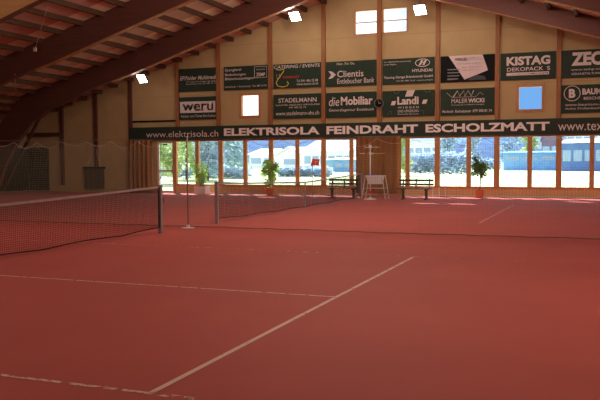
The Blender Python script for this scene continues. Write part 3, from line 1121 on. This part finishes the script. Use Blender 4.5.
# --- curtains
def curtain(x0, x1, z0, z1, label, amp=.15, per=.25, seed=1):
    random.seed(seed)
    m = MB()
    n = int((x1 - x0) / .018)
    vs = []
    rows = (0, .25, .6, 1)
    for i in range(n + 1):
        x = (x1 - x0) * i / n
        for q in rows:
            a = amp * (1.15 - .4 * q)
            y = a * math.sin(2 * math.pi * x / per + .7 * math.sin(x * 3.1)) + .03 * math.sin(x * 2.2 + q)
            vs.append((x, y, z0 + (z1 - z0) * q))
    k = len(rows)
    m.add(vs, [(i * k + j, i * k + k + j, i * k + k + j + 1, i * k + j + 1) for i in range(n) for j in range(k - 1)])
    t = thing('curtain', (x0, WY - .36, 0), label, 'curtain', 'brown curtains')
    m.build('cloth', 'curtain', t, smooth=True)
    MB().tube([(-.05, 0, z1 + .015), (x1 - x0 + .05, 0, z1 + .015)], .014, 8).build('rail', 'dsteel', t)
    for q in (.06, (x1 - x0) / 2, x1 - x0 - .06):
        MB().tube([(q, 0, z1 + .015), (q, .365, z1 + .015)], .010, 6).build('bracket', 'dsteel', t)
    return t


curtain(-10.50, -8.42, .12, 2.66, 'wide brown pleated curtain between the two benches')
curtain(-22.62, -21.22, .10, 2.66, 'narrow brown pleated curtain beside the glass door', seed=3)

# --- green screen on the left wall
gs = thing('wind_screen', (XL + .03, WY - .045, 0), 'dark green cloth screen along the shaded left wall', 'screen')
m = MB()
vs = []
for i in range(90):
    y = -.15 * i
    for z in (.05, 1.2, 2.32):
        vs.append((.02 + .02 * math.sin(i * .9 + z), y, z + .01 * math.sin(i)))
m.add(vs, [(3 * i + j, 3 * i + 3 + j, 3 * i + 4 + j, 3 * i + 1 + j) for i in range(89) for j in range(2)])
m.build('cloth', 'greencloth', gs, smooth=True)
MB().tube([(.02, .1, 2.34), (.02, -13.4, 2.34)], .015, 6).build('rail', 'dsteel', gs)
gs2 = thing('wind_screen', (XL + .095, WY - .03, 0), 'dark green cloth screen in the back left corner of the hall', 'screen')
m = MB()
vs = []
for i in range(12):
    x = .12 * i
    for z in (.05, 1.2, 2.32):
        vs.append((x, -.02 - .02 * math.sin(i * .9 + z), z + .01 * math.sin(i)))
m.add(vs, [(3 * i + j, 3 * i + 3 + j, 3 * i + 4 + j, 3 * i + 1 + j) for i in range(11) for j in range(2)])
m.build('cloth', 'greencloth', gs2, smooth=True)
MB().tube([(0, -.02, 2.34), (1.34, -.02, 2.34)], .015, 6).build('rail', 'dsteel', gs2)

# --- drag mat hanging on the wall post
dm = thing('drag_mat', (-24.88, WY - .16, .12), 'dark court drag mat hanging from two cords on the shaded wall', 'drag mat')
MB().box(-.68, .68, -.04, .04, 1.08, 1.20).build('bar', 'black', dm)
m = MB()
vs = []
for i in range(20):
    x = -.62 + 1.24 * i / 19
    for z in (1.08, .55, .05):
        vs.append((x, .015 * math.sin(i * 1.3 + z * 4), z))
m.add(vs, [(3 * i + j, 3 * i + 3 + j, 3 * i + 4 + j, 3 * i + 1 + j) for i in range(19) for j in range(2)])
m.build('mat', 'mesh_mat', dm, smooth=True)
MB().tube([(-.42, 0, 1.2), (.02, .06, 2.4)], .008, 5).build('cord', 'palerope', dm)
MB().tube([(.42, 0, 1.2), (.02, .06, 2.4)], .008, 5).build('cord', 'palerope', dm)

# ================================================================== FURNITURE BY THE WINDOWS
bt = thing('bench', (-10.35, 31.3, 0), 'dark green slatted bench left of the brown curtain behind the net post', 'bench', 'courtside benches')
m = MB()
for k in range(3):
    m.box(-.72, .72, -.22 + k * .145, -.09 + k * .145, .42, .455)
m.build('seat', 'bench', bt)
m = MB()
for z in (.56, .73):
    m.box(-.72, .72, .25, .28, z, z + .085)
m.build('backrest', 'bench', bt)
for x in (-.48, .48):
    m = MB()
    m.box(x - .05, x + .05, -.18, .18, .36, .42)
    m.box(x - .045, x + .045, -.05, .07, .03, .36)
    m.box(x - .05, x + .05, -.24, .24, 0, .04)
    m.build('leg', 'bench', bt)
for x in (-.55, 0, .55):
    MB().bar((x, .20, .42), (x, .30, .83), .05, .03).build('back_post', 'bench', bt)
copy_thing(bt, (-7.24, 31.3, 0), 'dark green slatted bench right of the brown curtain')

# ball cart
bc = thing('ball_cart', (-8.83, 31.0, 0), 'white ball cart on splayed legs in front of the brown curtain', 'ball cart')
m = MB()
z0, z1, a0, a1, d0, d1 = .62, .95, .25, .33, .18, .24
vs = [(-a0, -d0, z0), (a0, -d0, z0), (a0, d0, z0), (-a0, d0, z0), (-a1, -d1, z1), (a1, -d1, z1), (a1, d1, z1), (-a1, d1, z1)]
m.add(vs, [(3, 2, 1, 0), (0, 1, 5, 4), (1, 2, 6, 5), (2, 3, 7, 6), (3, 0, 4, 7)])
bk = m.build('basket', 'whitemetal', bc)
md = bk.modifiers.new('solid', 'SOLIDIFY')
md.thickness = .015
for sx in (-1, 1):
    for sy in (-1, 1):
        MB().tube([(sx * .36, sy * .25, .97), (sx * .50, sy * .30, .02)], .016, 8).build('leg', 'whitemetal', bc)
m = MB()
for sy in (-1, 1):
    m.tube([(-.44, sy * .28, .45), (.44, sy * .28, .45)], .010, 6)
    m.tube([(-.38, sy * .26, .97), (.38, sy * .26, .97)], .012, 6)
for sx in (-1, 1):
    m.tube([(sx * .47, -.29, .25), (sx * .47, .29, .25)], .010, 6)
    m.tube([(sx * .37, -.26, .97), (sx * .37, .26, .97)], .012, 6)
m.build('brace', 'whitemetal', bc)
cp = tag(bevel(MB().box(-.16, .12, -.10, .10, 0, .05).build('folded_towel', 'bluecap', None, loc=(-8.98, 31.0, .985)), .015), 'blue folded towel lying across the white ball cart', 'towel')

# pole with crossbars
cp = thing('marker_pole', (-8.89, 30.45, 0), 'tall white pole with two thin coloured crossbars before the curtain', 'pole')
MB().tube([(0, 0, .03), (0, 0, 2.24)], .024, 10).build('pole', 'whitemetal', cp, smooth=True)
MB().lathe([(.26, 0), (.26, .03), (.08, .06), (.04, .10)], 20).build('base', 'whitemetal', cp)
MB().box(-.05, .05, -.05, .05, 2.10, 2.22).build('clamp', 'whitemetal', cp)
MB().box(-.05, .05, -.05, .05, 1.84, 1.94).build('clamp', 'whitemetal', cp)
for z, segs in ((2.14, [(-.37, -.24, 'redprint'), (-.24, .33, 'whitemetal'), (.33, .41, 'yellow')]), (1.885, [(-.56, -.42, 'redprint'), (-.42, -.20, 'whitemetal'), (-.20, -.05, 'redprint'), (-.05, .16, 'whitemetal'), (.16, .62, 'yellow')])):
    root = None
    for a, e, mm in segs:
        root = MB().tube([(a, -.055, z), (e, -.055, z)], .013, 7).build('crossbar', mm, cp)
MB().box(-.10, .10, -.10, .10, .28, .36).build('weight', 'redprint', cp)

# red score plate on its stand
sp = thing('score_stand', (-11.80, 31.5, 0), 'red score plate with white marks on a thin stand before the windows', 'scoreboard')
MB().tube([(0, 0, .02), (0, 0, 1.62)], .014, 8).build('stand', 'steel', sp)
MB().lathe([(.17, 0), (.17, .02), (.03, .04)], 16).build('foot', 'steel', sp)
m = MB()
plate(m, [(-.08, 1.36), (.10, 1.40), (.30, 1.38), (.32, 1.52), (.36, 1.66), (.02, 1.69)], -.02, .02)
m.build('plate', 'red', sp)
m = MB()
plate(m, [(.14, 1.44), (.17, 1.44), (.17, 1.55), (.26, 1.54), (.26, 1.58), (.14, 1.59)], -.042, .003)
m.build('white_mark', 'white', sp)

# low steel rack on the right of the benches
rk = thing('low_rack', (-6.45, 33.3, 0), 'low thin steel rack standing against the sill right of the bench', 'rack')
MB().tube([(-.55, 0, .44), (.2, 0, .44)], .015, 6).build('top_rail', 'dsteel', rk)
for x in (-.45, -.18, .08):
    MB().tube([(x, 0, .0), (x, 0, .44)], .018, 6).build('leg', 'whitemetal', rk)
MB().tube([(-.45, 0, .03), (.2, 0, .03)], .012, 6).build('bottom_rail', 'dsteel', rk)

# ---- potted plants
random.seed(11)
p1 = thing('potted_plant', (-18.16, 33.2, 0), 'airy potted plant with long drooping leaves in a white pot', 'plant', 'potted plants by the windows')
MB().box(-.30, .30, -.25, .25, 0, .38).build('pot', 'whitepot', p1)
MB().box(-.27, .27, -.22, .22, .38, .385).build('soil', 'soil', p1)
m = MB()
lf = MB()
for k in range(9):
    a = random.uniform(0, 6.28)
    tilt = random.uniform(.15, .48)
    h = random.uniform(.7, 1.1)
    top = Vector((math.cos(a) * tilt, math.sin(a) * tilt * .7, .36 + h))
    m.tube([(math.cos(a) * .06, math.sin(a) * .06, .36), tuple(top * .5 + Vector((math.cos(a) * .03, 0, .18))), tuple(top)], .010, 5)
    for _ in range(34):
        f = random.uniform(.25, 1.0)
        p = Vector((math.cos(a) * (.06 + (tilt - .06) * f), math.sin(a) * .7 * (.06 + (tilt - .06) * f), .36 + h * f))
        lf.leaf(p, (random.uniform(-1, 1), random.uniform(-1, 1), random.uniform(-.3, .8)), random.uniform(.16, .30), .028, .4)
m.build('stem', 'leafdark', p1)
lf.build('foliage', 'leaf', p1)

p2 = thing('potted_ficus', (-14.57, 33.2, 0), 'full bushy ficus in an orange pot, middle of the three plants by the windows', 'plant', 'potted plants by the windows')
MB().lathe([(.15, 0), (.20, .27), (.22, .27), (.22, .33), (.18, .33)], 22).build('pot', 'terracotta', p2, smooth=False)
MB().lathe([(.18, .30), (.01, .31)], 20).build('soil', 'soil', p2)
MB().tube([(0, 0, .30), (.03, .02, .7), (-.02, 0, 1.3)], [.03, .025, .012], 7).build('trunk', 'bark', p2)
lf = MB()
for c, r_, hh, n_ in (((0, 0, 1.22), .36, .40, 240), ((-.24, 0, 1.05), .26, .30, 110), ((.26, 0, 1.25), .25, .28, 110), ((.14, 0, .80), .22, .22, 70), ((-.16, .0, 1.50), .20, .20, 60), ((.36, 0, 1.45), .14, .12, 30), ((-.12, 0, .66), .16, .16, 40), ((.02, 0, .46), .10, .10, 14)):
    crown(lf, c, r_, hh, n_, .16)
lf.build('foliage', 'leaf', p2)

p3 = thing('potted_tree', (-4.89, 33.2, 0), 'little ball-headed potted tree on a bare stem in a terracotta pot', 'plant', 'potted plants by the windows')
m = MB()
vs = [(-.13, -.13, 0), (.13, -.13, 0), (.13, .13, 0), (-.13, .13, 0), (-.17, -.17, .33), (.17, -.17, .33), (.17, .17, .33), (-.17, .17, .33)]
m.add(vs, [(3, 2, 1, 0), (4, 5, 6, 7), (0, 1, 5, 4), (1, 2, 6, 5), (2, 3, 7, 6), (3, 0, 4, 7)])
m.build('pot', 'terracotta', p3)
MB().box(-.15, .15, -.15, .15, .33, .335).build('soil', 'soil', p3)
MB().tube([(0, 0, .33), (.02, 0, .7), (0, .01, 1.2)], .022, 8).build('trunk', 'bark', p3)
lf = MB()
crown(lf, (0, 0, 1.30), .38, .36, 600, .12)
crown(lf, (-.18, 0, 1.62), .16, .16, 70, .11)
crown(lf, (-.25, 0, 1.05), .14, .15, 60, .12)
crown(lf, (.1, 0, 1.0), .2, .14, 70, .12)
lf.build('foliage', 'leafdark', p3)

# ---- slack cords hanging from the roof
for a, c, lb in (((-16.2, 20.4, 7.85), (-20.6, 24.44, 6.0), 'thin slanting cord in front of the nearer roof beam'), ((-21.9, 24.76, 5.1), (-27.1, 30.7, 4.72), 'thin slanting cord between the two roof beams at the left')):
    t = thing('roof_cord', a, lb, 'cord', 'roof cords')
    d_ = Vector(c) - Vector(a)
    MB().tube([(0, 0, 0), tuple(d_ * .5 + Vector((0, 0, -.05))), tuple(d_)], .012, 5).build('cord', 'palerope', t)
    MB().box(d_.x - .06, d_.x + .06, d_.y - .05, d_.y + .02, d_.z - .12, d_.z + .03).build('fitting', 'palerope', t)
